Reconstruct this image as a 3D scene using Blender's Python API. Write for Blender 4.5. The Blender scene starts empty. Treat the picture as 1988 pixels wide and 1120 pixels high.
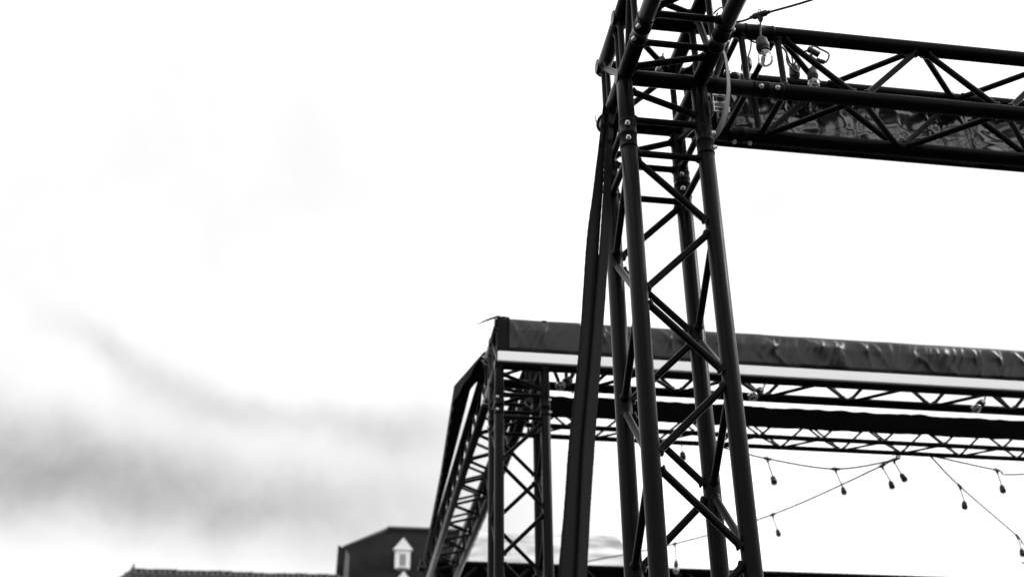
import bpy, bmesh, math, random
from mathutils import Vector, Matrix, Quaternion, noise

random.seed(7)
R = math.radians
scene = bpy.context.scene
COL = scene.collection

# ------------------------------------------------------------------ camera
CAM_H = 1.30
cam_data = bpy.data.cameras.new('camera')
cam = bpy.data.objects.new('camera', cam_data)
COL.objects.link(cam)
cam_data.sensor_width = 36.0
cam_data.lens = 37.754
cam_data.clip_start = 0.05
cam_data.clip_end = 2000.0
PITCH, YAW, ROLL = R(28.548), R(8.583), R(-0.347)
fwd = Vector((math.sin(YAW) * math.cos(PITCH), math.cos(YAW) * math.cos(PITCH), math.sin(PITCH)))
right = Vector((math.cos(YAW), -math.sin(YAW), 0.0))
up = right.cross(fwd)
c_, s_ = math.cos(ROLL), math.sin(ROLL)
right, up = c_ * right + s_ * up, -s_ * right + c_ * up
m = Matrix((right, up, -fwd)).transposed().to_4x4()
m.translation = Vector((0, 0, CAM_H))
cam.matrix_world = m
cam_data.dof.use_dof = True
cam_data.dof.focus_distance = 2.95
cam_data.dof.aperture_fstop = 3.5
cam_data.dof.aperture_blades = 9
scene.camera = cam

# ------------------------------------------------------------------ sky
SUN_EL, SUN_AZ = R(42), R(80)          # azimuth from +Y (view) towards +X
world = bpy.data.worlds.new('World')
scene.world = world
world.use_nodes = True
WN, WL = world.node_tree.nodes, world.node_tree.links
WN.clear()
w_out = WN.new('ShaderNodeOutputWorld')
w_bg = WN.new('ShaderNodeBackground')
w_bg.inputs['Strength'].default_value = 0.1
WL.new(w_bg.outputs[0], w_out.inputs[0])
sky = WN.new('ShaderNodeTexSky')
sky.sky_type = 'NISHITA'
sky.sun_disc = False
sky.sun_elevation = SUN_EL
sky.sun_rotation = SUN_AZ
bw = WN.new('ShaderNodeRGBToBW')
WL.new(sky.outputs[0], bw.inputs[0])
tc = WN.new('ShaderNodeTexCoord')


def wmath(op, a, b=None, c=None):
    n = WN.new('ShaderNodeMath')
    n.operation = op
    for i, v in enumerate((a, b, c)):
        if v is None:
            continue
        if isinstance(v, (int, float)):
            n.inputs[i].default_value = v
        else:
            WL.new(v, n.inputs[i])
    return n.outputs[0]


def wvec(op, a, b):
    n = WN.new('ShaderNodeVectorMath')
    n.operation = op
    for i, v in enumerate((a, b)):
        if isinstance(v, tuple):
            n.inputs[i].default_value = v
        else:
            WL.new(v, n.inputs[i])
    return n


def wnoise(vec, scale, detail, rough):
    n = WN.new('ShaderNodeTexNoise')
    n.inputs['Scale'].default_value = scale
    n.inputs['Detail'].default_value = detail
    n.inputs['Roughness'].default_value = rough
    WL.new(vec, n.inputs['Vector'])
    return n


wn = wnoise(tc.outputs['Generated'], 6.0, 7.0, 0.56)
warp = wvec('SUBTRACT', wn.outputs['Color'], (0.5, 0.5, 0.5))
warp = wvec('MULTIPLY', warp.outputs[0], (0.075, 0.075, 0.075))
wd = wvec('ADD', tc.outputs['Generated'], warp.outputs[0]).outputs[0]


def pix_dir(u, v):
    f = 2085.0
    d = right * (u - 994) / f - up * (v - 560) / f + fwd
    return d.normalized()


# grey cloud bank low in the sky: (image column, row, half length, half height, tilt deg, darkness)
CLOUDS = [(0, 895, 380, 95, 8, 0.30), (310, 945, 360, 100, 10, 0.36), (620, 1000, 320, 80, 6, 0.30), (215, 672, 105, 34, 38, 0.15),
          (375, 752, 180, 34, 26, 0.14), (590, 815, 200, 36, 10, 0.18), (770, 835, 220, 44, 6, 0.18),
          (880, 940, 260, 140, 0, 0.20), (420, 330, 640, 320, 0, 0.10), (1700, 480, 420, 260, 0, 0.11), (-500, 850, 400, 150, 0, 0.3),
          (-1100, 800, 450, 120, 0, 0.3), (2900, 700, 420, 100, 5, 0.3), (3600, 900, 500, 120, 0, 0.3)]
dark = None
for (u, v, ru, rv, tilt, amt) in CLOUDS:
    c = pix_dir(u, v)
    t1 = right.copy()
    t1 = (t1 - c * t1.dot(c)).normalized()
    t2 = c.cross(t1)
    if t2.dot(up) < 0:
        t2 = -t2
    ct, st = math.cos(R(tilt)), math.sin(R(tilt))
    a1 = t1 * ct - t2 * st
    a2 = t1 * st + t2 * ct
    rel = wvec('SUBTRACT', wd, tuple(c)).outputs[0]
    da = wvec('DOT_PRODUCT', rel, tuple(a1 * (2085.0 / ru))).outputs['Value']
    db = wvec('DOT_PRODUCT', rel, tuple(a2 * (2085.0 / rv))).outputs['Value']
    q = wmath('ADD', wmath('MULTIPLY', da, da), wmath('MULTIPLY', db, db))
    g = wmath('MULTIPLY', wmath('EXPONENT', wmath('MULTIPLY', q, -1.0)), amt)
    dark = g if dark is None else wmath('ADD', dark, g)
# thin general cloud texture over the whole dome
wn2 = wnoise(wd, 6.0, 8.0, 0.58)
gen = wmath('MULTIPLY', wmath('SUBTRACT', wn2.outputs['Fac'], 0.5), 0.5)
dark = wmath('ADD', dark, wmath('MULTIPLY', dark, wmath('MULTIPLY', gen, 3.4)))
# bright overcast; even a thin cloud takes the glare off, a thick one greys it further
thin = wmath('SMOOTH_MIN', wmath('MULTIPLY', dark, 5.0), 0.315, 0.10)
lum = wmath('SUBTRACT', wmath('SUBTRACT', 1.0, thin), wmath('MULTIPLY', dark, 0.56))
lum = wmath('MAXIMUM', lum, 0.12)
lum = wmath('MULTIPLY', lum, wmath('SUBTRACT', 1.0, wmath('MULTIPLY', gen, 0.35)))
lum = wmath('ADD', wmath('MULTIPLY', lum, 15.2), wmath('MULTIPLY', bw.outputs[0], 0.25))
WL.new(lum, w_bg.inputs['Color'])

# ------------------------------------------------------------------ sun (veiled by the overcast)
sun_data = bpy.data.lights.new('sun', 'SUN')
sun_data.energy = 1.5
sun_data.angle = R(11)
sun_data.color = (1.0, 0.995, 0.985)
sun = bpy.data.objects.new('sun', sun_data)
COL.objects.link(sun)
to_sun = Vector((math.sin(SUN_AZ) * math.cos(SUN_EL), math.cos(SUN_AZ) * math.cos(SUN_EL), math.sin(SUN_EL)))
sun.rotation_euler = to_sun.to_track_quat('Z', 'Y').to_euler()

# ------------------------------------------------------------------ exposure
scene.view_settings.view_transform = 'Standard'
scene.view_settings.look = 'None'
scene.view_settings.exposure = 0.0
scene.view_settings.gamma = 1.0
scene.view_settings.use_curve_mapping = False
scene.cycles.use_denoising = True
scene.cycles.max_bounces = 8
scene.cycles.transparent_max_bounces = 12

# ================================================================== materials


def new_mat(name):
    mt = bpy.data.materials.new(name)
    mt.use_nodes = True
    nt = mt.node_tree
    b = nt.nodes['Principled BSDF']
    return mt, nt, b


def tex_noise(nt, scale, detail=4.0, rough=0.55, coord='Object', stretch=None):
    t = nt.nodes.new('ShaderNodeTexCoord')
    n = nt.nodes.new('ShaderNodeTexNoise')
    n.inputs['Scale'].default_value = scale
    n.inputs['Detail'].default_value = detail
    n.inputs['Roughness'].default_value = rough
    if stretch:
        mp = nt.nodes.new('ShaderNodeMapping')
        mp.inputs['Scale'].default_value = stretch
        nt.links.new(t.outputs[coord], mp.inputs[0])
        nt.links.new(mp.outputs[0], n.inputs['Vector'])
    else:
        nt.links.new(t.outputs[coord], n.inputs['Vector'])
    return n.outputs['Fac']


def ramp(nt, fac, stops):
    r = nt.nodes.new('ShaderNodeValToRGB')
    el = r.color_ramp.elements
    while len(el) < len(stops):
        el.new(0.5)
    for e, (p, v) in zip(el, stops):
        e.position = p
        e.color = (v, v, v, 1)
    nt.links.new(fac, r.inputs[0])
    return r.outputs[0]


def bump(nt, b, height, strength, dist):
    n = nt.nodes.new('ShaderNodeBump')
    n.inputs['Strength'].default_value = strength
    n.inputs['Distance'].default_value = dist
    nt.links.new(height, n.inputs['Height'])
    nt.links.new(n.outputs[0], b.inputs['Normal'])


def simple(name, lo, hi, rlo, rhi, scale, metallic=0.0, spec=0.5, bstr=0.0, bscale=200.0, bdist=0.002, coord='Object', stretch=None):
    mt, nt, b = new_mat(name)
    f = tex_noise(nt, scale, coord=coord, stretch=stretch)
    nt.links.new(ramp(nt, f, [(0.32, lo), (0.7, hi)]), b.inputs['Base Color'])
    nt.links.new(ramp(nt, f, [(0.3, rlo), (0.7, rhi)]), b.inputs['Roughness'])
    b.inputs['Metallic'].default_value = metallic
    b.inputs['Specular IOR Level'].default_value = spec
    if bstr:
        bump(nt, b, tex_noise(nt, bscale, coord=coord), bstr, bdist)
    return mt


def truss_material():
    mt, nt, b = new_mat('black_powder_coat')
    f = tex_noise(nt, 9.0, 6.0, 0.6)
    base = ramp(nt, f, [(0.3, 0.0008), (0.75, 0.003)])
    # scuffs: thin chalky scratches along the tube
    sc = tex_noise(nt, 30.0, 5.0, 0.7, stretch=(3.0, 3.0, 0.35))
    scr = ramp(nt, sc, [(0.735, 0.0), (0.78, 1.0)])
    mix = nt.nodes.new('ShaderNodeMix')
    mix.data_type = 'RGBA'
    nt.links.new(scr, mix.inputs[0])
    nt.links.new(base, mix.inputs[6])
    mix.inputs[7].default_value = (0.11, 0.11, 0.11, 1)
    nt.links.new(mix.outputs[2], b.inputs['Base Color'])
    nt.links.new(ramp(nt, f, [(0.3, 0.26), (0.7, 0.40)]), b.inputs['Roughness'])
    b.inputs['Specular IOR Level'].default_value = 0.055
    b.inputs['Sheen Weight'].default_value = 0.65          # edge brightening put into the coat, imitates rim highlights on the tubes
    b.inputs['Sheen Roughness'].default_value = 0.25
    bump(nt, b, tex_noise(nt, 260.0, 3.0), 0.12, 0.0006)
    return mt


M = {}
M['truss'] = truss_material()
M['steel'] = simple('zinc_plated_steel', 0.35, 0.70, 0.25, 0.5, 60.0, metallic=0.9)
M['rubber'] = simple('black_rubber', 0.006, 0.014, 0.45, 0.65, 40.0, spec=0.35)
M['tarp'] = simple('black_pvc_tarpaulin', 0.004, 0.010, 0.14, 0.24, 7.0, spec=0.6, bstr=0.25, bscale=30.0, bdist=0.004)
M['grey_tarp'] = simple('charcoal_pvc_tarpaulin', 0.003, 0.008, 0.36, 0.50, 5.0, spec=0.36, bstr=0.3, bscale=22.0, bdist=0.006)
M['matt_cloth'] = simple('black_blackout_cloth', 0.0015, 0.003, 0.85, 0.95, 12.0, spec=0.02)
M['gloss_tarp'] = simple('glossy_black_pvc', 0.002, 0.006, 0.18, 0.30, 7.0, spec=0.8, bstr=0.15, bscale=25.0, bdist=0.004)
M['gloss_tarp'].node_tree.nodes['Principled BSDF'].inputs['Coat Weight'].default_value = 0.35
M['hem'] = simple('black_hem_webbing', 0.005, 0.010, 0.7, 0.85, 60.0, spec=0.1)
M['white_board'] = simple('white_painted_board', 0.85, 0.92, 0.4, 0.55, 6.0, stretch=(0.6, 6, 30))
M['white_paint'] = simple('white_house_paint', 0.74, 0.84, 0.5, 0.6, 3.0)
M['slate'] = simple('dark_roof_slate', 0.008, 0.020, 0.7, 0.85, 1.3, spec=0.06, bstr=0.5, bscale=7.0, bdist=0.03)
M['lead'] = simple('lead_flashing', 0.05, 0.09, 0.5, 0.7, 3.0)
M['clay'] = simple('dark_clay_roof_tile', 0.03, 0.11, 0.6, 0.8, 5.0, spec=0.2)
M['brick'] = simple('dark_brickwork', 0.12, 0.2, 0.8, 0.9, 3.0, spec=0.2)
M['pale_slate'] = simple('pale_weathered_slate', 0.26, 0.80, 0.7, 0.85, 0.5, spec=0.1, stretch=(0.6, 1, 2.5))
M['asphalt'] = simple('asphalt', 0.04, 0.06, 0.8, 0.95, 30.0, spec=0.3, bstr=0.4, bscale=120.0)
M['dark_glass'] = simple('dark_window_glass', 0.10, 0.14, 0.05, 0.08, 2.0)
M['brass'] = simple('lamp_brass', 0.30, 0.42, 0.3, 0.4, 40.0, metallic=0.8)


def glass_material():
    mt, nt, b = new_mat('clear_lamp_glass')
    b.inputs['Base Color'].default_value = (0.97, 0.97, 0.97, 1)
    b.inputs['Roughness'].default_value = 0.02
    b.inputs['IOR'].default_value = 1.47
    b.inputs['Transmission Weight'].default_value = 1.0
    return mt


M['glass'] = glass_material()


def webbing_material(name, lo, hi, spec, ribs):
    mt, nt, b = new_mat(name)
    uv = nt.nodes.new('ShaderNodeUVMap')
    w = nt.nodes.new('ShaderNodeTexWave')
    w.wave_type = 'BANDS'
    w.bands_direction = 'Y'
    w.inputs['Scale'].default_value = ribs
    w.inputs['Distortion'].default_value = 0.4
    w.inputs['Detail'].default_value = 1.0
    nt.links.new(uv.outputs[0], w.inputs['Vector'])
    nt.links.new(ramp(nt, w.outputs['Fac'], [(0.2, lo), (0.8, hi)]), b.inputs['Base Color'])
    b.inputs['Roughness'].default_value = 0.75
    b.inputs['Specular IOR Level'].default_value = spec
    bump(nt, b, w.outputs['Fac'], 0.6, 0.0012)
    return mt


M['webbing'] = webbing_material('black_polyester_webbing', 0.002, 0.008, 0.05, 3.2)
M['grey_webbing'] = webbing_material('grey_polyester_webbing', 0.22, 0.36, 0.3, 4.0)

# ================================================================== mesh helpers


def mesh_from(name, verts, faces, mat, smooth=True, uvs=None):
    me = bpy.data.meshes.new(name)
    me.from_pydata([tuple(v) for v in verts], [], faces)
    if mat:
        me.materials.append(M[mat])
    if smooth:
        me.polygons.foreach_set('use_smooth', [True] * len(me.polygons))
    if uvs:
        lay = me.uv_layers.new(name='UVMap')
        for i, l in enumerate(me.loops):
            lay.data[i].uv = uvs[l.vertex_index]
    me.update()
    return me


def link(name, me, parent=None, loc=None, quat=None, scale=None):
    o = bpy.data.objects.new(name, me)
    COL.objects.link(o)
    if parent is not None:
        o.parent = parent
    if loc is not None:
        o.location = loc
    if quat is not None:
        o.rotation_mode = 'QUATERNION'
        o.rotation_quaternion = quat
    if scale is not None:
        o.scale = scale
    return o


def tag(o, label, cat, group=None, kind=None):
    if label:
        o['label'] = label
    if cat:
        o['category'] = cat
    if group:
        o['group'] = group
    o['kind'] = kind or 'thing'
    return o


def thing(name, loc, label, cat, group=None):
    o = bpy.data.objects.new(name, None)
    COL.objects.link(o)
    o.location = loc
    o.empty_display_size = 0.1
    return tag(o, label, cat, group)


def structure(name, me):
    o = link(name, me)
    o['kind'] = 'structure'
    return o


CACHE = {}


def lathe_mesh(key, prof, n, mat, cap=True):
    """profile of (z, r) turned about Z, cached"""
    k = (key, n, mat)
    if k in CACHE:
        return CACHE[k]
    verts, faces = [], []
    for (z, r) in prof:
        for i in range(n):
            a = 2 * math.pi * i / n
            verts.append((r * math.cos(a), r * math.sin(a), z))
    for j in range(len(prof) - 1):
        for i in range(n):
            i2 = (i + 1) % n
            faces.append((j * n + i, j * n + i2, (j + 1) * n + i2, (j + 1) * n + i))
    ns = len(faces)
    if cap:
        for j, flip in ((0, True), (len(prof) - 1, False)):
            base = len(verts)
            for i in range(n):
                verts.append(verts[j * n + i])
            idx = list(range(base, base + n))
            faces.append(tuple(reversed(idx)) if flip else tuple(idx))
    me = mesh_from(key if isinstance(key, str) else key[0], verts, faces, mat)
    for p in me.polygons[ns:]:
        p.use_smooth = False
    CACHE[k] = me
    return me


def z_to(d):
    return Vector((0, 0, 1)).rotation_difference(Vector(d).normalized())


def tube_mesh(L, r, n, mat, weld=False):
    L = round(L, 4)
    if weld:
        prof = [(0, r * 1.55), (0.005, r * 1.45), (0.010, r * 1.1), (0.015, r), (L - 0.015, r), (L - 0.010, r * 1.1), (L - 0.005, r * 1.45), (L, r * 1.55)]
    else:
        prof = [(0, r * 0.93), (0.002, r), (L - 0.002, r), (L, r * 0.93)]
    return lathe_mesh(('tube', L, r, weld), prof, n, mat)


def tube(name, P, Q, r, parent, n=20, mat='truss', weld=False):
    """tube between world points; the parent is an Empty that is only translated"""
    P, Q = Vector(P), Vector(Q)
    o0 = parent.location if parent is not None else Vector((0, 0, 0))
    return link(name, tube_mesh((Q - P).length, r, n, mat, weld), parent, P - o0, z_to(Q - P))


def sweep(name, pts, r, mat, n=8, parent=None, origin=Vector((0, 0, 0)), smooth_sub=6):
    """round cord through points (Catmull-Rom)"""
    P = [Vector(p) for p in pts]
    if len(P) > 2 and smooth_sub > 1:
        ext = [P[0] * 2 - P[1]] + P + [P[-1] * 2 - P[-2]]
        out = []
        for i in range(1, len(ext) - 2):
            p0, p1, p2, p3 = ext[i - 1:i + 3]
            for k in range(smooth_sub):
                t = k / smooth_sub
                out.append(0.5 * ((2 * p1) + (p2 - p0) * t + (2 * p0 - 5 * p1 + 4 * p2 - p3) * t * t + (3 * p1 - p0 - 3 * p2 + p3) * t ** 3))
        out.append(P[-1])
        P = out
    verts, faces = [], []
    prev = None
    for i, p in enumerate(P):
        d = (P[min(i + 1, len(P) - 1)] - P[max(i - 1, 0)]).normalized()
        if prev is None:
            a = d.orthogonal().normalized()
        else:
            a = (prev - d * prev.dot(d)).normalized()
        prev = a
        b = d.cross(a)
        for k in range(n):
            t = 2 * math.pi * k / n
            verts.append(p - origin + (a * math.cos(t) + b * math.sin(t)) * r)
    for j in range(len(P) - 1):
        for k in range(n):
            k2 = (k + 1) % n
            faces.append((j * n + k, j * n + k2, (j + 1) * n + k2, (j + 1) * n + k))
    faces.append(tuple(reversed(range(n))))
    faces.append(tuple(range((len(P) - 1) * n, len(P) * n)))
    return link(name, mesh_from(name, verts, faces, mat), parent)


def box_mesh(name, lo, hi, mat, bev=0.0):
    bm = bmesh.new()
    bmesh.ops.create_cube(bm, size=1.0)
    lo, hi = Vector(lo), Vector(hi)
    for v in bm.verts:
        v.co = Vector([(lo[i] + hi[i]) / 2 + v.co[i] * (hi[i] - lo[i]) for i in range(3)])
    if bev:
        bmesh.ops.bevel(bm, geom=bm.edges[:], offset=bev, segments=2, affect='EDGES')
    me = bpy.data.meshes.new(name)
    bm.to_mesh(me)
    bm.free()
    me.materials.append(M[mat])
    return me


# ================================================================== trusses
def coupler_mesh(mat='truss', s=1.0):
    r = 0.025 * s
    prof = [(-0.050, r), (-0.049, r + .0022), (-0.045, r + .0026), (-0.042, r + .0010), (-0.004, r + .0010), (-0.003, r + .0024), (0.003, r + .0024), (0.004, r + .0010), (0.042, r + .0010), (0.045, r + .0026), (0.049, r + .0022), (0.050, r)]
    return lathe_mesh(('coupler', s), prof, 24, mat)


def bolt_mesh():
    return lathe_mesh('bolt', [(0, 0.0086), (0.002, 0.0086), (0.0022, 0.0066), (0.008, 0.0066), (0.010, 0.0045), (0.0115, 0.002)], 6, 'steel')


def coupler(parent, P, axis, bdir, span=0.027):
    """bolted conical coupler on a chord joint at world point P; two bolts on the side bdir"""
    P, axis = Vector(P), Vector(axis).normalized()
    q = z_to(axis)
    c = link('coupler', coupler_mesh(), parent, P - parent.location, q)
    qi = q.inverted()
    bd = Vector(bdir)
    bd = (bd - axis * bd.dot(axis)).normalized()
    for s in (-1, 1):
        loc = qi @ (bd * 0.0255 + axis * s * span)
        link('bolt', bolt_mesh(), c, loc, z_to(qi @ bd))
    return c


def truss(name, label, cat, O, ax, u, v, L, s=0.24, rc=0.025, rb=0.0105, start=0.068, half=0.24, phase=0, gap=0.023, group=None, nseg=24, ends=(True, True), faces4=(0, 1, 2, 3), nb=12):
    """box truss: chords at O + {0,s}u + {0,s}v running along ax for L metres"""
    O, ax, u, v = Vector(O), Vector(ax), Vector(u), Vector(v)
    t = thing(name, O, label, cat, group)
    corner = {(i, j): O + u * s * i + v * s * j for i in (0, 1) for j in (0, 1)}
    for k in ((0, 0), (1, 0), (1, 1), (0, 1)):
        tube('chord', corner[k], corner[k] + ax * L, rc, t, n=nseg)
    order = [((0, 0), (1, 0)), ((1, 0), (1, 1)), ((1, 1), (0, 1)), ((0, 1), (0, 0))]
    nn = int((L - 2 * start) / half)
    for fi, (a, b) in enumerate(order):
        if fi not in faces4:
            continue
        A, B = corner[a], corner[b]
        d = (B - A).normalized()
        # chord whose (i+j) parity equals phase carries the even nodes
        if (a[0] + a[1]) % 2 != phase:
            A, B, d = B, A, -d
        for k in range(nn):
            z0, z1 = start + half * k + gap, start + half * (k + 1) - gap
            P, Q = (A + ax * z0 + d * (rc * .86), B + ax * z1 - d * (rc * .86)) if k % 2 == 0 else (B + ax * z0 - d * (rc * .86), A + ax * z1 + d * (rc * .86))
            tube('brace', P, Q, rb, t, n=nb, weld=True)
        for e, zz in ((0, start - 0.004), (1, L - start + 0.004)):
            if ends[e]:
                tube('end_bar', A + ax * zz + d * (rc * .86), B + ax * zz - d * (rc * .86), rb, t, n=nb, weld=True)
    return t


def corner_block(label, X, Y, Z, s, arms, nseg=28):
    """three-way corner: cube of tubes with arms; arms is a list of (axis, sign)"""
    rc, rb, arm = 0.025, 0.0105, 0.225
    t = thing('truss_corner', (X, Y, Z), label, 'truss corner')
    lo = [X, Y, Z]
    ext = {}
    for i in range(3):
        ext[i] = [lo[i], lo[i] + s]
    reach = {i: [ext[i][0], ext[i][1]] for i in range(3)}
    for (i, sg) in arms:
        if sg > 0:
            reach[i][1] += arm
        else:
            reach[i][0] -= arm
    for i in range(3):
        j, k = [(1, 2), (0, 2), (0, 1)][i]
        for a in (0, 1):
            for b in (0, 1):
                P = [0, 0, 0]
                Q = [0, 0, 0]
                P[i], Q[i] = reach[i]
                # closed ends stand a little proud of the cube
                if reach[i][0] == ext[i][0]:
                    P[i] -= 0.026
                if reach[i][1] == ext[i][1]:
                    Q[i] += 0.026 if i != 2 else 0.004 - s
                P[j] = Q[j] = ext[j][a]
                P[k] = Q[k] = ext[k][b]
                tube('chord', P, Q, rc + 0.0001 * i, t, n=nseg)
    # slim uprights between the lower and the upper ring
    for a in (0, 1):
        for b in (0, 1):
            tube('upright', (ext[0][a], ext[1][b], Z + .0215), (ext[0][a], ext[1][b], Z + s - .0215), rb, t, n=12, weld=True)
    for dy in (0.05, 0.19):
        tube('upright', (X, Y + dy, Z + .0215), (X, Y + dy, Z + s - .0215), rb * 0.85, t, n=12, weld=True)
    # braces of each arm
    for (i, sg) in arms:
        j, k = [(1, 2), (0, 2), (0, 1)][i]
        base = ext[i][1] if sg > 0 else ext[i][0]
        ring = [(0, 0), (1, 0), (1, 1), (0, 1)]
        for q in range(4):
            a, b = ring[q], ring[(q + 1) % 4]

            def pt(c, off):
                p = [0, 0, 0]
                p[i] = base + sg * off
                p[j] = ext[j][c[0]]
                p[k] = ext[k][c[1]]
                return Vector(p)
            A, B = pt(a, 0.165), pt(b, 0.165)
            d = (B - A).normalized()
            tube('end_bar', A + d * .0215, B - d * .0215, rb, t, n=12, weld=True)
            A, B = (pt(a, 0.055), pt(b, 0.125)) if q % 2 == 0 else (pt(a, 0.125), pt(b, 0.055))
            tube('brace', A + d * .0215, B - d * .0215, rb, t, n=12, weld=True)
    # diagonals across the closed cube faces
    closed = [(i, e) for i in range(3) for e in (0, 1) if (i, 1 if e else -1) not in arms]
    for (i, e) in closed:
        j, k = [(1, 2), (0, 2), (0, 1)][i]

        def pt2(a, b):
            p = [0, 0, 0]
            p[i] = ext[i][e]
            p[j] = a
            p[k] = b
            return Vector(p)
        A, B = pt2(ext[j][0] + .02, ext[k][0] + .02), pt2(ext[j][1] - .02, ext[k][1] - .02)
        tube('brace', A, B, rb, t, n=12, weld=True)
    return t


X0, Y0, ZB = 0.744, 2.554, 3.484          # near frame: front left chord of the column, underside of the beams
X1, Y1, Z1 = 0.696, 5.077, 3.635          # far frame
S = 0.24
EX, EY, EZ = Vector((1, 0, 0)), Vector((0, 1, 0)), Vector((0, 0, 1))

# ground
structure('ground', mesh_from('ground', [(-300, -300, 0), (300, -300, 0), (300, 300, 0), (-300, 300, 0)], [(0, 1, 2, 3)], 'asphalt', smooth=False))

# ---- near frame
cb = corner_block('black three-way truss corner where the nearest column meets its two top beams', X0, Y0, ZB, S, [(0, 1), (1, -1), (2, -1)])
JZ = ZB - 0.225
col = truss('truss_column', 'nearest and largest black truss column, in sharp focus beside the long strap', 'truss column', (X0, Y0, JZ), -EZ, EX, EY, JZ - 0.03, phase=0, nseg=36, nb=16)
link('base_plate', box_mesh('base_plate', (-0.14, -0.14, -JZ + 0.004), (0.38, 0.38, -JZ + 0.03), 'truss', 0.003), col)
BD = {(0, 0): (-0.25, -1, 0), (1, 0): (0.9, -0.5, 0), (1, 1): (-0.3, -1, 0), (0, 1): (-1, -0.3, 0)}
for (i, j), bd in BD.items():
    coupler(col, (X0 + S * i, Y0 + S * j, JZ), EZ, bd)
JX = X0 + S + 0.225
beam_a = truss('truss_beam', 'black truss beam across the top right, in sharp focus', 'truss beam', (JX, Y0, ZB), EX, EY, EZ, 3.9, half=0.25, phase=1, nseg=32, nb=14)
for (j, k), bd in {(0, 0): (0, -0.9, -0.25), (0, 1): (0, 0.1, 1), (1, 0): (0, 0.05, -1), (1, 1): (0, -1, 0.3)}.items():
    coupler(beam_a, (JX, Y0 + S * j, ZB + S * k), EX, bd)
JY = Y0 - 0.225
beam_b = truss('truss_beam', 'black truss beam rising out of the top edge of the picture', 'truss beam', (X0, JY, ZB), -EY, EX, EZ, 2.9, half=0.24, phase=0, nseg=32, nb=14)
for (i, k), bd in {(0, 0): (-0.7, 0, -0.7), (1, 0): (1, 0, 0.1), (0, 1): (-1, 0, 0.3), (1, 1): (1, 0, 0.6)}.items():
    coupler(beam_b, (X0 + S * i, JY, ZB + S * k), EY, bd)

# ---- far frame
cb2 = corner_block('black truss corner at the top of the smaller column below the tarpaulin edge', X1, Y1, Z1, S, [(0, 1), (1, 1), (2, -1)], nseg=20)
JZ1 = Z1 - 0.225
col2 = truss('truss_column', 'smaller black truss column behind, left of the long strap', 'truss column', (X1, Y1, JZ1), -EZ, EX, EY, JZ1 - 0.03, phase=1, nseg=20, nb=10)
link('base_plate', box_mesh('base_plate', (-0.14, -0.14, -JZ1 + 0.004), (0.38, 0.38, -JZ1 + 0.03), 'truss', 0.003), col2)
for (i, j), bd in {(0, 0): (-0.5, -1, 0), (1, 0): (0.8, -0.6, 0), (1, 1): (0.5, -1, 0), (0, 1): (-1, -0.3, 0)}.items():
    coupler(col2, (X1 + S * i, Y1 + S * j, JZ1), EZ, bd, 0.034)
JX1 = X1 + S + 0.225
beam_c = truss('truss_beam', 'black truss beam behind, capped by the white board and tarpaulin strip', 'truss beam', (JX1, Y1, Z1), EX, EY, EZ, 4.8, half=0.25, phase=1, nseg=20, nb=8)
for (j, k), bd in {(0, 0): (0, -0.9, -0.4), (0, 1): (0, -1, 0.3), (1, 0): (0, 0.05, -1), (1, 1): (0, -1, 0.3)}.items():
    coupler(beam_c, (JX1, Y1 + S * j, Z1 + S * k), EX, bd)
JY1 = Y1 + S + 0.225
beam_f = truss('truss_beam', 'black truss beam running away to the rear from the smaller column', 'truss beam', (X1, JY1, Z1), EY, EX, EZ, 4.55, half=0.24, phase=0, nseg=16, nb=8)
for (i, k), bd in {(0, 0): (-0.8, 0, -0.6), (1, 0): (0.3, 0, -1), (0, 1): (-1, 0, 0.2), (1, 1): (1, 0, 0.6)}.items():
    coupler(beam_f, (X1 + S * i, JY1, Z1 + S * k), EY, bd)
# slim cross truss behind beam_c, and the rear beam of the far frame
beam_d = truss('truss_beam', 'slim black lattice beam under the dark hanging cloth', 'truss beam', (X1 + S + 0.03, 5.905, Z1), EX, EY, EZ, 5.6, s=0.17, rc=0.0155, rb=0.0075, half=0.20, start=0.05, gap=0.014, phase=1, nseg=12, nb=6)
beam_e = truss('truss_beam', 'dark truss beam along the bottom edge of the picture, farthest back', 'truss beam', (X1 - 0.06, 10.12, Z1), EX, EY, EZ, 8.4, half=0.25, phase=1, nseg=12, nb=6)

# ================================================================== tarpaulins


def sheet(name, prof_fn, nu, nv, mat, parent=None, thick=0.0016):
    """surface from prof_fn(s, t) -> Vector with a real thickness"""
    verts, faces = [], []
    for i in range(nu + 1):
        for j in range(nv + 1):
            verts.append(prof_fn(i / nu, j / nv))
    for i in range(nu):
        for j in range(nv):
            a = i * (nv + 1) + j
            faces.append((a, a + nv + 1, a + nv + 2, a + 1))
    me = mesh_from(name, verts, faces, mat)
    o = link(name, me, parent)
    md = o.modifiers.new('thickness', 'SOLIDIFY')
    md.thickness = thick
    md.offset = 0
    return o


def crease(x, z, seed, fx=3.2, fz=5.0):
    """sharp random folds of stiff sheeting, about -1..1"""
    p = Vector((x * fx + seed, z * fz, seed * 1.7))
    q = p + noise.noise_vector(p * 0.7) * 0.8
    a = 1 - abs(noise.noise(q)) * 2.4
    b = 1 - abs(noise.noise(q * 2.3 + Vector((7.1, 3.3, 0)))) * 2.2
    return 0.65 * a + 0.35 * b


# edge strip over the top chord of beam_c
TX0, TX1 = X1 + 0.05, X1 + 5.25


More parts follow.
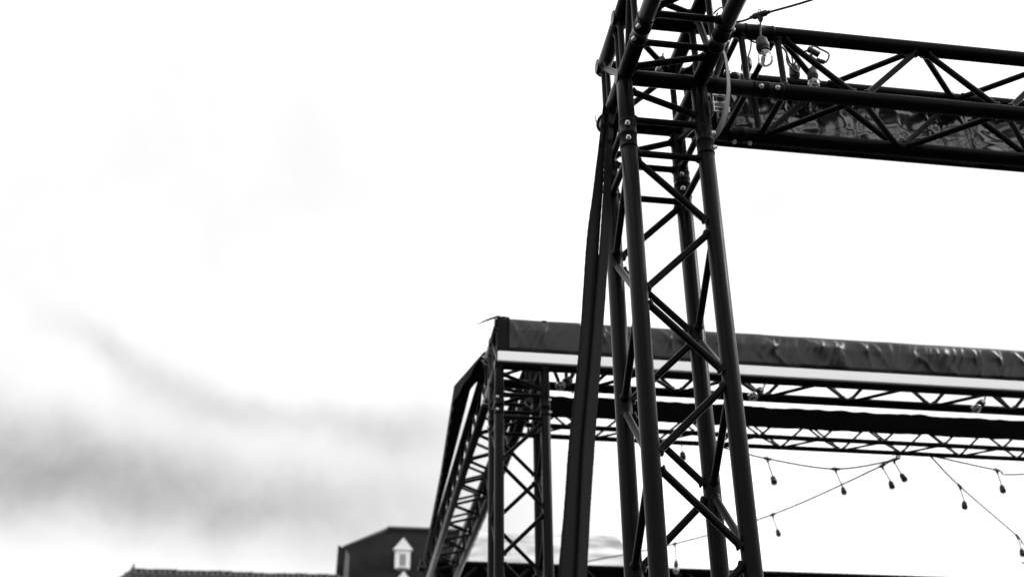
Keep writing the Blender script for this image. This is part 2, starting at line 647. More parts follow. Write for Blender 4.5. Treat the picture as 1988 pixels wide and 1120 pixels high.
def c_strip(s, t):
    x = TX0 + (TX1 - TX0) * s
    # over the chord, then straight down
    if t < 0.3:
        a = R(200 - (t / 0.3) * 200)        # from behind, over the top, to the front
        y, z = Y1 + 0.0285 * -math.cos(R(180) - a) * -1, Z1 + S + 0.0285 * math.sin(a)
        y = Y1 - 0.0285 * math.cos(a)
        amp = 0.0006
    else:
        k = (t - 0.3) / 0.7
        y, z = Y1 - 0.0285, Z1 + S - k * 0.159
        amp = 0.004 + 0.026 * min(1, k * 3) * (1.12 - k)
    mod = 0.9 + 0.8 * abs(noise.noise(Vector((x * 1.3, 7.7, 1.0)))) * 2
    wv = Vector((0.03 * noise.noise(Vector((x * 6, z * 11, 0))), 0, 0))
    r1 = max(0, 1 - 3.2 * abs(noise.noise(Vector((x * 8.0 + z * 3.5, z * 3.5, 2.0)) + wv * 8))) ** 1.6
    r2 = max(0, 1 - 3.2 * abs(noise.noise(Vector((x * 17.0 - z * 6.0, z * 2.5, 6.0)) + wv * 12))) ** 1.6
    r3 = noise.noise(Vector((x * 3.0, z * 5.0, 11.0)))
    y -= amp * mod * (0.55 * r1 + 0.4 * r2 + 0.5 * r3 + 0.25)
    if t < 0.3:
        z += 0.0022 * noise.noise(Vector((x * 5.0, 9.0, 0)))
    return Vector((x, y, z))


strip = sheet('tarpaulin_strip', c_strip, 800, 30, 'grey_tarp')
tag(strip, 'creased charcoal tarpaulin strip hanging along the beam above the white board', 'tarpaulin')
hem = sheet('hem', lambda s, t: Vector((TX0 + 0.002 + (TX1 - TX0 - 0.004) * s, Y1 - 0.033 - 0.0025 * noise.noise(Vector((s * 30, 0, 0))), Z1 + S - 0.152 - 0.028 * t)), 120, 1, 'hem', strip, 0.003)
# bare end sleeve and loose tail at the corner
sleeve = thing('tarpaulin_tail', (X1 - 0.012, Y1 - 0.03, Z1 + S), 'pointed loose tarpaulin tail sticking out left at the top corner', 'tarpaulin')


def tail_fn(s, t):
    w = 0.010 * (1 - s) ** 0.7 + 0.0008
    return Vector((0.012 - 0.130 * s, -0.004 + 0.01 * s, 0.028 - 0.040 * s - 0.018 * s * s + (t - 0.5) * 2 * w * (0.5 + 0.6 * s * (1 - s) * 2)))


sheet('flap', tail_fn, 14, 2, 'tarp', sleeve, 0.004)
sheet('sleeve', lambda s, t: Vector((0.066 * s - 0.002, -0.002 + 0.004 * math.sin(s * 9), 0.028 - 0.205 * t)), 10, 8, 'hem', sleeve, 0.002)

# white board under the strip
board = link('white_board', box_mesh('white_board', (X1 - 0.012, Y1 - 0.050, Z1 + 0.003), (X1 + 5.3, Y1 - 0.0275, Z1 + 0.0575), 'white_board', 0.002))
tag(board, 'long white painted board fixed below the charcoal tarpaulin strip', 'board')


# crumpled glossy sheet behind beam_a
def a_sheet(s, t):
    x = X0 + 0.30 + 4.4 * s
    z = ZB + S + 0.040 - t * (S + 0.066)
    y = Y0 + S + 0.036
    # pleats gathered from the ties along the top, wandering a little on the way down
    xw = x + 0.012 * noise.noise(Vector((x * 7, z * 9, 1.0))) + 0.05 * (t - 0.5) * noise.noise(Vector((x * 2.2, 4.0, 0)))
    pl = 1 - abs(noise.noise(Vector((xw * 9.0, z * 0.8, 5.0)))) * 2.6
    pl2 = 1 - abs(noise.noise(Vector((xw * 21.0, z * 1.6, 9.0)))) * 2.2
    blot = noise.noise(Vector((x * 8, z * 16, 2)))
    env = min(1, t * 5) * min(1, max(0, 0.90 - t) * 7)
    y += 0.020 * env * (0.9 * pl + 0.35 * pl2 + 0.75 * blot)
    for c in (0.62, 0.80):                                   # welded seams
        y -= 0.004 * math.exp(-((t - c) / 0.018) ** 2)
    return Vector((x, y, z))


ta = sheet('tarpaulin', a_sheet, 520, 44, 'gloss_tarp')
tag(ta, 'glossy crumpled black tarpaulin lining the back of the top right beam', 'tarpaulin')


# dull cloth hung over the slim lattice beam
def d_sheet(s, t):
    x = X1 + 0.30 + 5.5 * s
    z = Z1 + 0.186 - 0.136 * t
    wob = 0.010 * noise.noise(Vector((x * 4.5, 5, 1))) + 0.008 * noise.noise(Vector((x * 13, 5, 1)))
    return Vector((x, 5.905 - 0.024 + 0.008 * noise.noise(Vector((x * 5, z * 9, 0))), z + wob * (1 if t < .5 else 0.6)))


td = sheet('hanging_cloth', d_sheet, 260, 8, 'matt_cloth')
tag(td, 'dark cloth band with a wavy top edge along the slim lattice beam', 'cloth')


# rear sheet of the far frame
def e_sheet(s, t):
    x = X1 + 0.10 + 8.2 * s
    z = Z1 + S + 0.030 - 0.9 * t
    return Vector((x, 10.12 + 0.05 + 0.015 * crease(x, z, 3.0, 2.0, 1.5), z))


te = sheet('rear_sheet', e_sheet, 160, 20, 'matt_cloth')
tag(te, 'dark sheet closing the far end behind the beam along the bottom edge', 'tarpaulin')


# side flap outside the receding beam
def f_flap(s, t):
    ys = [(5.487, -0.030), (6.00, -0.150), (6.6, -0.128), (7.6, -0.090), (8.8, -0.060), (10.05, -0.035)]
    y = 5.487 + (10.05 - 5.487) * (s ** 1.4)
    for (a, b) in zip(ys, ys[1:]):
        if a[0] <= y <= b[0] + 1e-6:
            k = (y - a[0]) / (b[0] - a[0])
            w = a[1] + (b[1] - a[1]) * k
            break
    wi = 0.005 if y < 5.75 else 0.005 + (w * 0.30 - 0.005) * min(1, (y - 5.75) / 0.3)
    x = X1 + wi + (w - wi) * min(1, t / 0.6)
    z = Z1 + S + 0.028 - 0.006 * t
    if t > 0.6:
        z -= (t - 0.6) / 0.4 * 0.10 * min(1, (y - 5.487) / 0.5)
        x += 0.012 * (t - 0.6) * math.sin(y * 31)
    z += 0.004 * noise.noise(Vector((y * 4, t * 3, 0)))
    return Vector((x, y, z))


tf = sheet('side_tarpaulin', f_flap, 90, 20, 'hem')
tag(tf, 'black tarpaulin flap along the outer left side of the receding beam', 'tarpaulin')


# inner lining on the receding beam
def f_lining(s, t):
    y = 5.62 + 4.4 * s
    z = Z1 + S + 0.015 - 0.24 * t
    return Vector((X1 + S + 0.034 + 0.008 * crease(y, z, 8.0, 4, 4), y, z))


tl = sheet('side_lining', f_lining, 120, 12, 'matt_cloth')
tag(tl, 'dark cloth lining hung on the inner side of the receding beam', 'cloth')

# ================================================================== straps


def ribbon_pts(rows, sub=6):
    """Catmull-Rom through (left, right) pairs"""
    L = [Vector(a) for a, b in rows]
    Rr = [Vector(b) for a, b in rows]

    def cr(P):
        ext = [P[0] * 2 - P[1]] + P + [P[-1] * 2 - P[-2]]
        out = []
        for i in range(1, len(ext) - 2):
            p0, p1, p2, p3 = ext[i - 1:i + 3]
            for k in range(sub):
                t = k / sub
                out.append(0.5 * ((2 * p1) + (p2 - p0) * t + (2 * p0 - 5 * p1 + 4 * p2 - p3) * t * t + (3 * p1 - p0 - 3 * p2 + p3) * t ** 3))
        out.append(P[-1])
        return out
    return list(zip(cr(L), cr(Rr)))


def ribbon(name, rows, mat, parent, thick=0.0025, sub=6, fray=0.0):
    o0 = parent.location
    pairs = ribbon_pts(rows, sub)
    verts, faces, uvs = [], [], []
    length = 0.0
    nc = 6
    for i, (a, b) in enumerate(pairs):
        if i:
            length += (((a + b) - (pairs[i - 1][0] + pairs[i - 1][1])) / 2).length
        w = (b - a).length
        for k in range(nc + 1):
            t = k / nc
            p = a.lerp(b, t) - o0
            if fray and k in (0, nc):
                p = p + (b - a) * (random.uniform(-fray, fray))
            verts.append(p)
            uvs.append((t * w * 20, length * 20))
    for i in range(len(pairs) - 1):
        for k in range(nc):
            q = i * (nc + 1) + k
            faces.append((q, q + 1, q + nc + 2, q + nc + 1))
    o = link(name, mesh_from(name, verts, faces, mat, uvs=uvs), parent)
    md = o.modifiers.new('thickness', 'SOLIDIFY')
    md.thickness = thick
    md.offset = 0
    return o


PLY1 = [((0.708, 2.691, 3.476), (0.736, 2.726, 3.502)), ((0.66, 2.585, 3.241), (0.687, 2.622, 3.266)), ((0.605, 2.469, 2.981), (0.64, 2.501, 3.002)), ((0.558, 2.371, 2.763), (0.598, 2.399, 2.78)), ((0.492, 2.203, 2.394), (0.533, 2.232, 2.408)), ((0.431, 2.067, 2.093), (0.474, 2.096, 2.103)), ((0.403, 1.996, 1.938), (0.446, 2.026, 1.947)), ((0.373, 1.925, 1.78), (0.418, 1.953, 1.786))]
PLY2 = [((0.73, 2.704, 3.488), (0.759, 2.739, 3.515)), ((0.688, 2.598, 3.253), (0.715, 2.634, 3.278)), ((0.638, 2.481, 2.992), (0.669, 2.516, 3.015)), ((0.597, 2.382, 2.773), (0.63, 2.417, 2.793)), ((0.525, 2.216, 2.403), (0.557, 2.253, 2.42)), ((0.464, 2.081, 2.1), (0.497, 2.12, 2.113)), ((0.437, 2.011, 1.944), (0.467, 2.053, 1.956)), ((0.41, 1.94, 1.784), (0.438, 1.984, 1.794))]


def extend(rows, zs):
    (a0, b0), (a1, b1) = rows[-2], rows[-1]
    a0, b0, a1, b1 = Vector(a0), Vector(b0), Vector(a1), Vector(b1)
    out = list(rows)
    for z in zs:
        k = (z - a1.z) / (a1.z - a0.z)
        out.append((a1 + (a1 - a0) * k, b1 + (b1 - b0) * k))
    return out


strap = thing('tie_down_strap', (0.10, 1.25, 0.0), 'long black webbing strap running steeply down beside the nearest column', 'strap')
loop1 = [((0.722, 2.722, 3.516), (0.752, 2.758, 3.520))]
ribbon('webbing', loop1 + extend(PLY1, (1.2, 0.5, 0.06)), 'webbing', strap, fray=0.012, sub=26)
ribbon('webbing', [((0.742, 2.735, 3.518), (0.772, 2.768, 3.522))] + extend(PLY2, (1.2, 0.5, 0.06)), 'webbing', strap, fray=0.012, sub=26)
a_end = extend(PLY1, (0.06,))[-1]
mid = (Vector(a_end[0]) + Vector(a_end[1])) / 2
link('anchor_plate', box_mesh('anchor_plate', (mid.x - strap.location.x - .06, mid.y - strap.location.y - .06, 0.004), (mid.x - strap.location.x + .06, mid.y - strap.location.y + .06, 0.07), 'steel', 0.004), strap)

# hook bar of the strap on the corner
hook = thing('strap_hook', (0.70, 2.74, 3.47), 'small dark strap hook sticking out left of the truss corner', 'hook')
sweep('hook_bar', [(0.716, 2.74, 3.475), (0.704, 2.735, 3.455), (0.697, 2.735, 3.43), (0.702, 2.735, 3.41), (0.716, 2.74, 3.408)], 0.005, 'truss', 8, hook, hook.location)
sweep('latch', [(0.698, 2.735, 3.43), (0.690, 2.73, 3.445), (0.690, 2.73, 3.462)], 0.0022, 'steel', 6, hook, hook.location)

# ratchet strap on the right of the corner
RS = [(1.020, 2.585, 3.655), (1.046, 2.52, 3.632), (1.055, 2.50, 3.600), (1.059, 2.49, 3.53), (1.053, 2.48, 3.439), (1.049, 2.49, 3.386), (1.043, 2.51, 3.342), (1.036, 2.55, 3.312), (1.020, 2.60, 3.30)]
rs = thing('ratchet_strap', (1.04, 2.52, 3.30), 'pale grey ratchet strap looped over the top right beam beside the corner', 'strap')
WD = Vector((0.62, 0.70, 0.0)).normalized() * 0.0135
ribbon('webbing', [(Vector(p) - WD, Vector(p) + WD) for p in RS], 'grey_webbing', rs, thick=0.003, sub=8)
# stitched edge
sweep('stitching', [Vector(p) - WD * 1.0 + Vector((-0.0015, -0.0015, 0)) for p in RS[2:6]], 0.0016, 'hem', 6, rs, rs.location)
buck = link('buckle', box_mesh('buckle', (-0.028, -0.004, 0.052), (-0.025, 0.030, 0.115), 'steel', 0.001), rs)
link('side_plate', box_mesh('side_plate', (0.018, -0.004, 0.052), (0.021, 0.030, 0.115), 'steel', 0.001), rs)
o0 = rs.location
for nm, dz, dy, r in (('handle_bar', 0.113, -0.004, 0.0042), ('spindle', 0.090, 0.006, 0.0075), ('cross_pin', 0.070, 0.000, 0.0032), ('cross_pin', 0.058, 0.004, 0.0036)):
    tube(nm, o0 + Vector((-0.030, dy, dz)), o0 + Vector((0.024, dy, dz)), r, rs, n=12, mat='steel')

# ================================================================== festoon lights
SOCK = [(0, 0.006), (-0.004, 0.011), (-0.012, 0.017), (-0.030, 0.0185), (-0.033, 0.0200), (-0.044, 0.0200), (-0.046, 0.0185), (-0.054, 0.0180)]


def bulb_mesh(n=20):
    k = 'festoon_bulb'
    if k in CACHE:
        return CACHE[k]
    outer = [(-0.050, 0.0135), (-0.058, 0.0150), (-0.068, 0.0205), (-0.080, 0.0228), (-0.092, 0.0215), (-0.101, 0.0165), (-0.107, 0.0085), (-0.109, 0.0012)]
    inner = [(z + (0.0012 if i > 3 else 0), max(r - 0.0011, 0.0004)) for i, (z, r) in enumerate(outer)]
    prof = list(reversed(outer)) + inner
    CACHE[k] = lathe_mesh('bulb_glass', prof, n, 'glass', cap=False)
    return CACHE[k]


def lamp(parent, P, tilt=(0, 0), drop=0.0, sc=1.0, with_bulb=True, filament=True, n=16):
    """socket (> bulb, base, filament) hanging from P; drop is the length of its own lead"""
    o0 = parent.location
    P = Vector(P)
    q = Quaternion((1, 0, 0), tilt[0]) @ Quaternion((0, 1, 0), tilt[1])
    so = link('socket', lathe_mesh('socket', SOCK, n, 'rubber'), parent, P - o0, q, (sc,) * 3)
    if with_bulb:
        link('bulb', bulb_mesh(), so)
        link('bulb_base', lathe_mesh('bulb_base', [(-0.050, 0.0125), (-0.0545, 0.0115), (-0.057, 0.006), (-0.058, 0.0022), (-0.068, 0.0018)], 12, 'brass'), so)
        if filament:
            sweep('filament', [(0.001, 0, -0.068), (0.007, 0.002, -0.078), (0.002, 0.004, -0.090), (-0.006, 0, -0.078), (-0.001, 0, -0.068)], 0.0005, 'brass', 5, so, smooth_sub=3)
    return so


def tee(parent, P, d, sc=1.0):
    """moulded T connector along d with an eyelet on top"""
    P, d = Vector(P), Vector(d).normalized()
    o0 = parent.location
    q = z_to(d)
    prof = [(-0.042, 0.0045), (-0.040, 0.006), (-0.026, 0.0065), (-0.025, 0.0105), (0.025, 0.0105), (0.026, 0.0065), (0.040, 0.006), (0.042, 0.0045)]
    t = link('connector', lathe_mesh('connector', prof, 10, 'rubber'), parent, P - o0, q, (sc,) * 3)
    qi = q.inverted()
    dn = qi @ Vector((0, 0, -1))
    link('outlet', lathe_mesh('outlet', [(0, 0.009), (0.018, 0.009), (0.026, 0.006), (0.030, 0.004)], 10, 'rubber'), t, (0, 0, 0), z_to(dn))
    ring = [Vector(dn) * -(0.016 + 0.006 * math.cos(a)) + Vector((0, 0, 1)) * 0.006 * math.sin(a) for a in [2 * math.pi * i / 10 for i in range(11)]]
    sweep('eyelet', ring, 0.0016, 'rubber', 6, t, smooth_sub=1)
    return t


def festoon(label, pts, lamps, r=0.0032, sc=1.0, group='strings of festoon lights'):
    """pts: cord points; lamps: (index of cord point, swing x, swing y, lead length)"""
    P = [Vector(p) for p in pts]
    f = thing('festoon_string', P[0], label, 'string lights', group)
    sweep('cord', P, r * 1.9, 'rubber', 6, f, f.location)
    for (i, sx, sy, ld) in lamps:
        d = P[min(i + 1, len(P) - 1)] - P[max(i - 1, 0)]
        tee(f, P[i], d, sc)
        end = P[i] + Vector((sx, sy, -ld))
        sweep('lead', [P[i] + Vector((0, 0, -0.012)), P[i].lerp(end, 0.5) + Vector((-sx * 0.1, 0, 0)), end], r * 1.5, 'rubber', 6, f, f.location, smooth_sub=3)
        lamp(f, end, (math.atan2(sy, ld) * 0.8 + random.uniform(-0.15, 0.15), -math.atan2(sx, ld) * 0.9 + random.uniform(-0.2, 0.2)), sc=sc * random.uniform(0.96, 1.08))
    return f


def cray(p, Y):
    """slide a point along its line of sight through the origin of the survey to another depth"""
    p = Vector(p)
    k = Y / p.y
    return Vector((p.x * k, Y, CAM_H + (p.z - CAM_H) * k))


festoon('sagging string of three bulbs slung just below the slim lattice beam',
        [(2.235, 6.08, 3.62), cray((2.902, 7.0, 3.901), 6.35), cray((3.456, 7.1, 3.883), 6.4), cray((3.484, 6.3, 3.674), 6.2), (3.401, 6.075, 3.628)],
        [(1, 0.02, 0, 0.115), (2, 0.03, 0, 0.12), (3, 0.03, 0, 0.09)])
festoon('string of bulbs running straight down to the left behind the nearest column',
        [(3.392, 6.08, 3.62), cray((3.396, 6.3, 3.631), 6.25), cray((3.261, 7.9, 3.774), 7.5), cray((2.784, 9.0, 3.821), 8.7), (2.21, 10.1, 3.92)],
        [(1, 0.035, 0, 0.10), (2, 0.02, 0, 0.11), (3, 0.0, 0, 0.14)])
festoon('string of bulbs falling steeply to the right edge of the picture',
        [(3.615, 6.075, 3.624), cray((4.222, 6.8, 3.689), 6.4), cray((5.384, 8.0, 3.705), 7.2), cray((5.5, 8.1, 3.66), 7.4), cray((6.195, 8.7, 3.606), 8.2)],
        [(1, 0.01, 0, 0.10), (2, 0.01, 0, 0.09)])
festoon('string with a single bulb just below the slim lattice beam at the right',
        [(3.63, 6.075, 3.626), cray((4.936, 7.4, 4.044), 6.3), cray((5.509, 7.9, 4.204), 6.6), (6.3, 6.9, 4.0)],
        [(1, 0.01, 0, 0.10)])
single = thing('hanging_bulb', (1.973, 6.08, 3.62), 'lone bulb hanging from the slim lattice beam behind the nearest column', 'bulb')
sweep('lead', [(1.973, 6.08, 3.628), (1.974, 6.081, 3.60), (1.975, 6.08, 3.575)], 0.0028, 'rubber', 6, single, single.location)
lamp(single, (1.975, 6.08, 3.58))
# bulbs strapped sideways under beam_c
for nm, px, lab in ((0, 1.093, 'tilted bulb in a black socket under the beam left of the strap'), (1, 2.161, 'tilted bulb in a black socket under the beam right of the nearest column'), (2, 3.466, 'tilted bulb in a black socket under the beam at the right')):
    hb = thing('hanging_bulb', (px, 5.20, 3.63), lab, 'bulb', 'bulbs tied under the beam')
    sweep('lead', [(px + 0.045, 5.20, 3.72), (px + 0.03, 5.19, 3.66), (px + 0.012, 5.19, 3.628)], 0.0045, 'rubber', 6, hb, hb.location)
    lamp(hb, (px + 0.012, 5.19, 3.632), (R(-20), R(48)), sc=1.15)

CORNER_BULB = (0.926, 2.70, 3.715)
# near festoon by the corner
NF = [(2.75, -1.6, 3.62), (2.35, -0.5, 3.34), (2.0, 0.45, 3.23), (1.75, 1.10, 3.225), (1.60, 1.43, 3.27), (1.506, 1.63, 3.315), (1.409, 1.815, 3.375), (1.312, 2.0, 3.445), (1.215, 2.185, 3.521), (1.128, 2.35, 3.604), (1.084, 2.42, 3.633), (1.02, 2.50, 3.70)]
nf = thing('festoon_string', NF[-1], 'nearest clear bulb on a black cord beside the truss corner, in sharp focus', 'string lights', 'strings of festoon lights')
sweep('cord', NF, 0.0036, 'rubber', 10, nf, nf.location)
tee(nf, NF[9], Vector(NF[8]) - Vector(NF[10]), 0.95)
sweep('lead', [(1.127, 2.35, 3.580), (1.124, 2.352, 3.555), (1.121, 2.352, 3.530), (1.119, 2.35, 3.510)], 0.0032, 'rubber', 8, nf, nf.location)
lamp(nf, (1.119, 2.35, 3.513), (0, R(-4)), sc=1.0, n=28)

# sockets and loose cable inside the beam
for P, lead, tl_, lab in (((1.229, 2.70, 3.745), (1.251, 2.70, 3.835), (R(10), R(12)), 'dark bulb socket hanging inside the beam just behind the nearest bulb'),
                          ((1.457, 2.70, 3.727), (1.462, 2.70, 3.80), (R(0), R(5)), 'dark bulb socket with a bulb inside the beam right of the nearest bulb'),
                          ((1.420, 2.76, 3.79), (1.40, 2.74, 3.86), (R(30), R(-14)), 'dark bulb socket tangled in cable inside the beam')):
    hb = thing('hanging_bulb', P, lab, 'bulb', 'bulbs inside the top right beam')
    sweep('lead', [lead, Vector(lead).lerp(Vector(P), 0.5) + Vector((0.004, 0, 0)), P], 0.003, 'rubber', 8, hb, hb.location)
    lamp(hb, P, tl_, sc=0.95)
cab = thing('loose_cable', (1.40, 2.72, 3.75), 'black cable looped and tied under the top chord of the beam', 'cable')
sweep('cable', [(1.30, 2.66, 3.85), (1.36, 2.68, 3.80), (1.37, 2.70, 3.74), (1.40, 2.71, 3.71), (1.42, 2.72, 3.74), (1.41, 2.72, 3.80), (1.445, 2.70, 3.80), (1.48, 2.71, 3.835), (1.510, 2.72, 3.835), (1.528, 2.70, 3.795), (1.508, 2.70, 3.756), (1.477, 2.70, 3.765), (1.455, 2.70, 3.785)], 0.0035, 'rubber', 8, cab, cab.location)
sweep('cable', [(1.10, 2.55, 3.755), (1.18, 2.56, 3.695), (1.24, 2.60, 3.72), (1.33, 2.64, 3.75), (1.36, 2.66, 3.70), (1.39, 2.68, 3.735), (1.37, 2.69, 3.81)], 0.003, 'rubber', 8, cab, cab.location)
sweep('cable', [(1.02, 2.50, 3.70), (1.045, 2.49, 3.735), (1.075, 2.50, 3.765), (1.10, 2.53, 3.755), (1.085, 2.56, 3.70), (1.06, 2.57, 3.66), (1.045, 2.55, 3.70), (1.06, 2.51, 3.75)], 0.003, 'rubber', 8, cab, cab.location)
sweep('cable', [(1.01, 2.30, 3.735), (1.04, 2.34, 3.70), (1.035, 2.40, 3.735), (1.00, 2.42, 3.76)], 0.0028, 'rubber', 8, cab, cab.location)
tube('plug', (1.452, 2.70, 3.812), (1.492, 2.70, 3.788), 0.011, cab, n=12, mat='rubber')
tube('plug', (1.478, 2.70, 3.765), (1.506, 2.70, 3.757), 0.008, cab, n=12, mat='rubber')

# frayed cable tie on the rear chord of the near column
tie = thing('cable_tie', (X0 + S, Y0 + S, 3.28), 'frayed black cable tie around a rear tube of the nearest column', 'cable tie')
link('band', lathe_mesh('band', [(-0.006, 0.0252), (-0.005, 0.0272), (0.005, 0.0272), (0.006, 0.0252)], 20, 'rubber'), tie)
for k in range(5):
    a = -2.2 + 0.25 * k
    p0 = Vector((X0 + S + 0.027 * math.cos(a), Y0 + S + 0.027 * math.sin(a), 3.28))
    sweep('loose_end', [p0, p0 + Vector((-0.012 - 0.004 * k, -0.006, 0.004 * (k - 2))), p0 + Vector((-0.026 - 0.003 * (k % 3), -0.010, -0.006 + 0.006 * (k - 2)))], 0.0011, 'rubber', 5, tie, tie.location, smooth_sub=3)
cbulb = thing('hanging_bulb', (1.0, 2.70, 3.79), 'small bulb glinting inside the truss corner', 'bulb', 'bulbs inside the top right beam')
cbulb.location = CORNER_BULB
sweep('lead', [Vector(CORNER_BULB) + Vector((0.01, 0.02, 0.03)), Vector(CORNER_BULB) + Vector((0.004, 0.01, 0.01)), CORNER_BULB], 0.003, 'rubber', 6, cbulb, cbulb.location)
lamp(cbulb, CORNER_BULB, (R(25), R(10)), sc=0.7)

# ================================================================== houses
# tall dark slate roof with white dormers
hx0, hx1, hy = -0.70, 16.0, 50.0
house = thing('slate_house', (0, hy, 0), 'tall house with a dark slate hipped roof and white dormers', 'house')


def hyz(z):
    return (z - 15.5) * 0.55 - 0.02


def rp(x, z, dy=0.0):
    return (x, hyz(z) + dy, z)


roof = link('roof', mesh_from('roof', [rp(-0.39, 9.0), rp(5.0, 9.0), rp(5.0, 15.55), rp(1.63, 15.55), rp(-0.39, 14.42),
                                       (-0.39, 4.0, 9.0), (5.0, 4.0, 9.0), (5.0, 1.2, 15.55), (1.63, 1.2, 15.55), (-0.39, 2.5, 14.42)],
                              [(0, 1, 2, 3, 4), (5, 9, 8, 7, 6), (3, 2, 7, 8), (4, 3, 8, 9), (0, 4, 9, 5), (1, 6, 7, 2)], 'slate', smooth=False), house)
link('ridge_capping', box_mesh('ridge_capping', (1.55, -0.12, 15.53), (5.0, 0.16, 15.64), 'lead', 0.02), roof)
# hip capping
hc = tube('hip_capping', Vector((-0.42, hy + hyz(14.42), 14.43)), Vector((1.66, hy + hyz(15.55), 15.58)), 0.075, house, n=8, mat='lead')
link('parapet', mesh_from('parapet', [(-0.70, hyz(9) - .3, 6.0), (-0.39, hyz(9) - .3, 6.0), (-0.39, hyz(14.4) - .12, 14.36), (-0.66, hyz(14.4) - .12, 14.50),
                                      (-0.70, 4, 6.0), (-0.39, 4, 6.0), (-0.39, 2.5, 14.36), (-0.66, 2.5, 14.50)],
                          [(0, 1, 2, 3), (4, 7, 6, 5), (0, 3, 7, 4), (1, 5, 6, 2), (3, 2, 6, 7), (0, 4, 5, 1)], 'slate', smooth=False), house)
link('flashing', mesh_from('flashing', [(-0.37, hyz(9) - .05, 9.0), (-0.05, hyz(9) - .05, 9.0), (-0.12, hyz(14.0) - .05, 14.0), (-0.30, hyz(14.3) - .05, 14.3)], [(0, 1, 2, 3)], 'lead', smooth=False), roof)
link('wall', box_mesh('wall', (-0.66, hyz(9.0) + 0.3, 0.0), (4.8, 4.0, 9.0), 'brick'), house)


def dormer(xc, zb_, lab=None):
    y = hyz(zb_) - 0.10
    d = link('dormer', box_mesh('dormer', (xc - 0.34, y, zb_), (xc + 0.34, y + 1.1, zb_ + 0.88), 'white_paint', 0.01), house)
    w, zt = 0.42, zb_ + 0.88
    verts = [(xc - w, y - 0.06, zt), (xc + w, y - 0.06, zt), (xc, y - 0.06, zt + 0.52), (xc - w, y + 1.3, zt), (xc + w, y + 1.3, zt), (xc, y + 1.3, zt + 0.52)]
    link('pediment', mesh_from('pediment', verts, [(0, 1, 2), (3, 5, 4), (0, 2, 5, 3), (1, 4, 5, 2), (0, 3, 4, 1)], 'white_paint', smooth=False), d)
    link('cornice', box_mesh('cornice', (xc - w - 0.02, y - 0.09, zt - 0.05), (xc + w + 0.02, y - 0.002, zt + 0.015), 'white_paint', 0.008), d)
    link('pane', box_mesh('pane', (xc - 0.13, y - 0.012, zb_ + 0.12), (xc + 0.13, y + 0.01, zb_ + 0.66), 'dark_glass'), d)
    link('glazing_bar', box_mesh('glazing_bar', (xc - 0.012, y - 0.02, zb_ + 0.12), (xc + 0.012, y - 0.0125, zb_ + 0.66), 'white_paint'), d)
    for sx in (-1, 1):
        link('window_frame', box_mesh('window_frame', (xc + sx * 0.155 - 0.025, y - 0.035, zb_ + 0.08), (xc + sx * 0.155 + 0.025, y - 0.004, zb_ + 0.70), 'white_paint'), d)
    link('sill', box_mesh('sill', (xc - 0.22, y - 0.10, zb_ + 0.03), (xc + 0.22, y - 0.004, zb_ + 0.08), 'white_paint'), d)
    link('apron', box_mesh('apron', (xc - 0.26, y - 0.04, zb_ - 0.10), (xc + 0.26, y + 0.4, zb_ - 0.003), 'lead'), d)
    return d


dormer(2.27, 13.38)
dormer(2.30, 11.62)

# lower tiled roof on the left
low = thing('tiled_house', (-4.5, 44, 0), 'low tiled roof with a ridge finial along the bottom left edge', 'house')
lx0, lx1, lz = -8.47 + 4.5, 4.2, 11.80
link('wall', box_mesh('wall', (lx0 + 0.3, -3.6, 0), (lx1, 3.6, 8.2), 'brick'), low)
hipx = lx0 - 2.6
lroof = link('roof', mesh_from('roof', [(hipx, -4.2, 8.0), (lx1, -4.2, 8.0), (lx1, 0, lz), (lx0, 0, lz), (hipx, 4.2, 8.0), (lx1, 4.2, 8.0)],
                               [(0, 1, 2, 3), (5, 4, 3, 2), (0, 3, 4), (0, 4, 5, 1), (1, 5, 2)], 'clay', smooth=False), low)
sl = Vector((0, -4.2, 8.0 - lz)).normalized()
roll = lathe_mesh('roof_tile', [(0, 0.075), (0.40, 0.085), (0.401, 0.070), (0.80, 0.085), (0.801, 0.070), (1.2, 0.085)], 8, 'clay')
nt_ = int((lx1 - lx0) / 0.225)
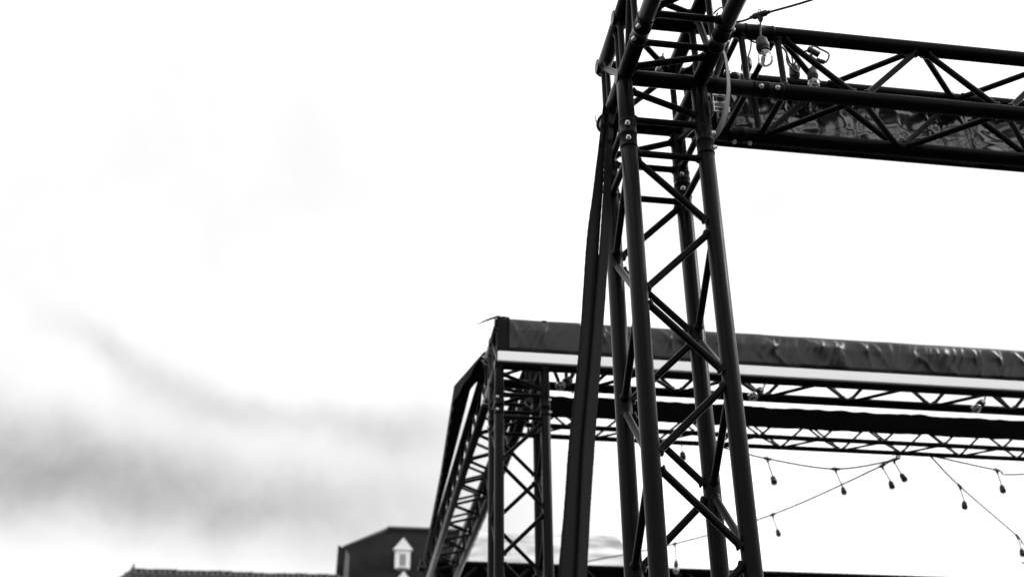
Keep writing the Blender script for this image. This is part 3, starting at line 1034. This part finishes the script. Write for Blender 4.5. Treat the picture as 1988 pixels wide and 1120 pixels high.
for i in range(nt_):
    x = lx0 + 0.12 + i * 0.225
    link('roof_tile', roll, lroof, Vector((x + random.uniform(-.02, .02), 0, lz + random.uniform(0, 0.035))) + sl * 0.06, z_to(sl))
rt = lathe_mesh('ridge_tile', [(0, 0.085), (0.36, 0.085), (0.361, 0.10), (0.42, 0.10)], 10, 'clay')
for i in range(int((lx1 - lx0) / 0.42)):
    link('ridge_tile', rt, lroof, (lx0 + i * 0.42, 0, lz + random.uniform(-0.015, 0.03)), z_to((1, 0, random.uniform(-0.03, 0.03))))
hipd = Vector((hipx - lx0, -4.2, 8.0 - lz)).normalized()
for i in range(6):
    link('hip_tile', rt, lroof, Vector((lx0, 0, lz + 0.01)) + hipd * (0.42 * i), z_to(hipd))
link('finial', lathe_mesh('finial', [(0, 0.10), (0.05, 0.08), (0.09, 0.035), (0.13, 0.05), (0.17, 0.03), (0.24, 0.006)], 10, 'clay'), lroof, (lx0, 0, lz + 0.06))

# pale roof far behind
pale = thing('pale_house', (15, 80, 0), 'pale grey roof with a small white gable, far behind between the columns', 'house')
pz = 24.05
proof = link('roof', mesh_from('roof', [(-6.9, -7, 16), (7.4, -7, 16), (5.2, 0, pz + 0.1), (-6.4, 0, pz), (-6.9, 7, 16), (7.4, 7, 16)],
                               [(0, 1, 2, 3), (5, 4, 3, 2), (0, 3, 4), (1, 5, 2), (0, 4, 5, 1)], 'pale_slate', smooth=False), pale)
link('wall', box_mesh('wall', (-6.6, -6.6, 0), (7.1, 6.6, 16), 'brick'), pale)
gx, gz = -2.85, 21.6
gy = -(pz - 22.3) * 7 / 8.05 - 0.3
gb = link('gable', mesh_from('gable', [(gx - .62, gy, gz), (gx + .62, gy, gz), (gx + .62, gy, 22.4), (gx, gy, 23.15), (gx - .62, gy, 22.4),
                                       (gx - .62, gy + 3, gz), (gx + .62, gy + 3, gz), (gx + .62, gy + 3, 22.4), (gx, gy + 3, 23.15), (gx - .62, gy + 3, 22.4)],
                            [(0, 1, 2, 3, 4), (5, 9, 8, 7, 6), (2, 7, 8, 3), (3, 8, 9, 4), (0, 4, 9, 5), (1, 6, 7, 2)], 'white_paint', smooth=False), pale)
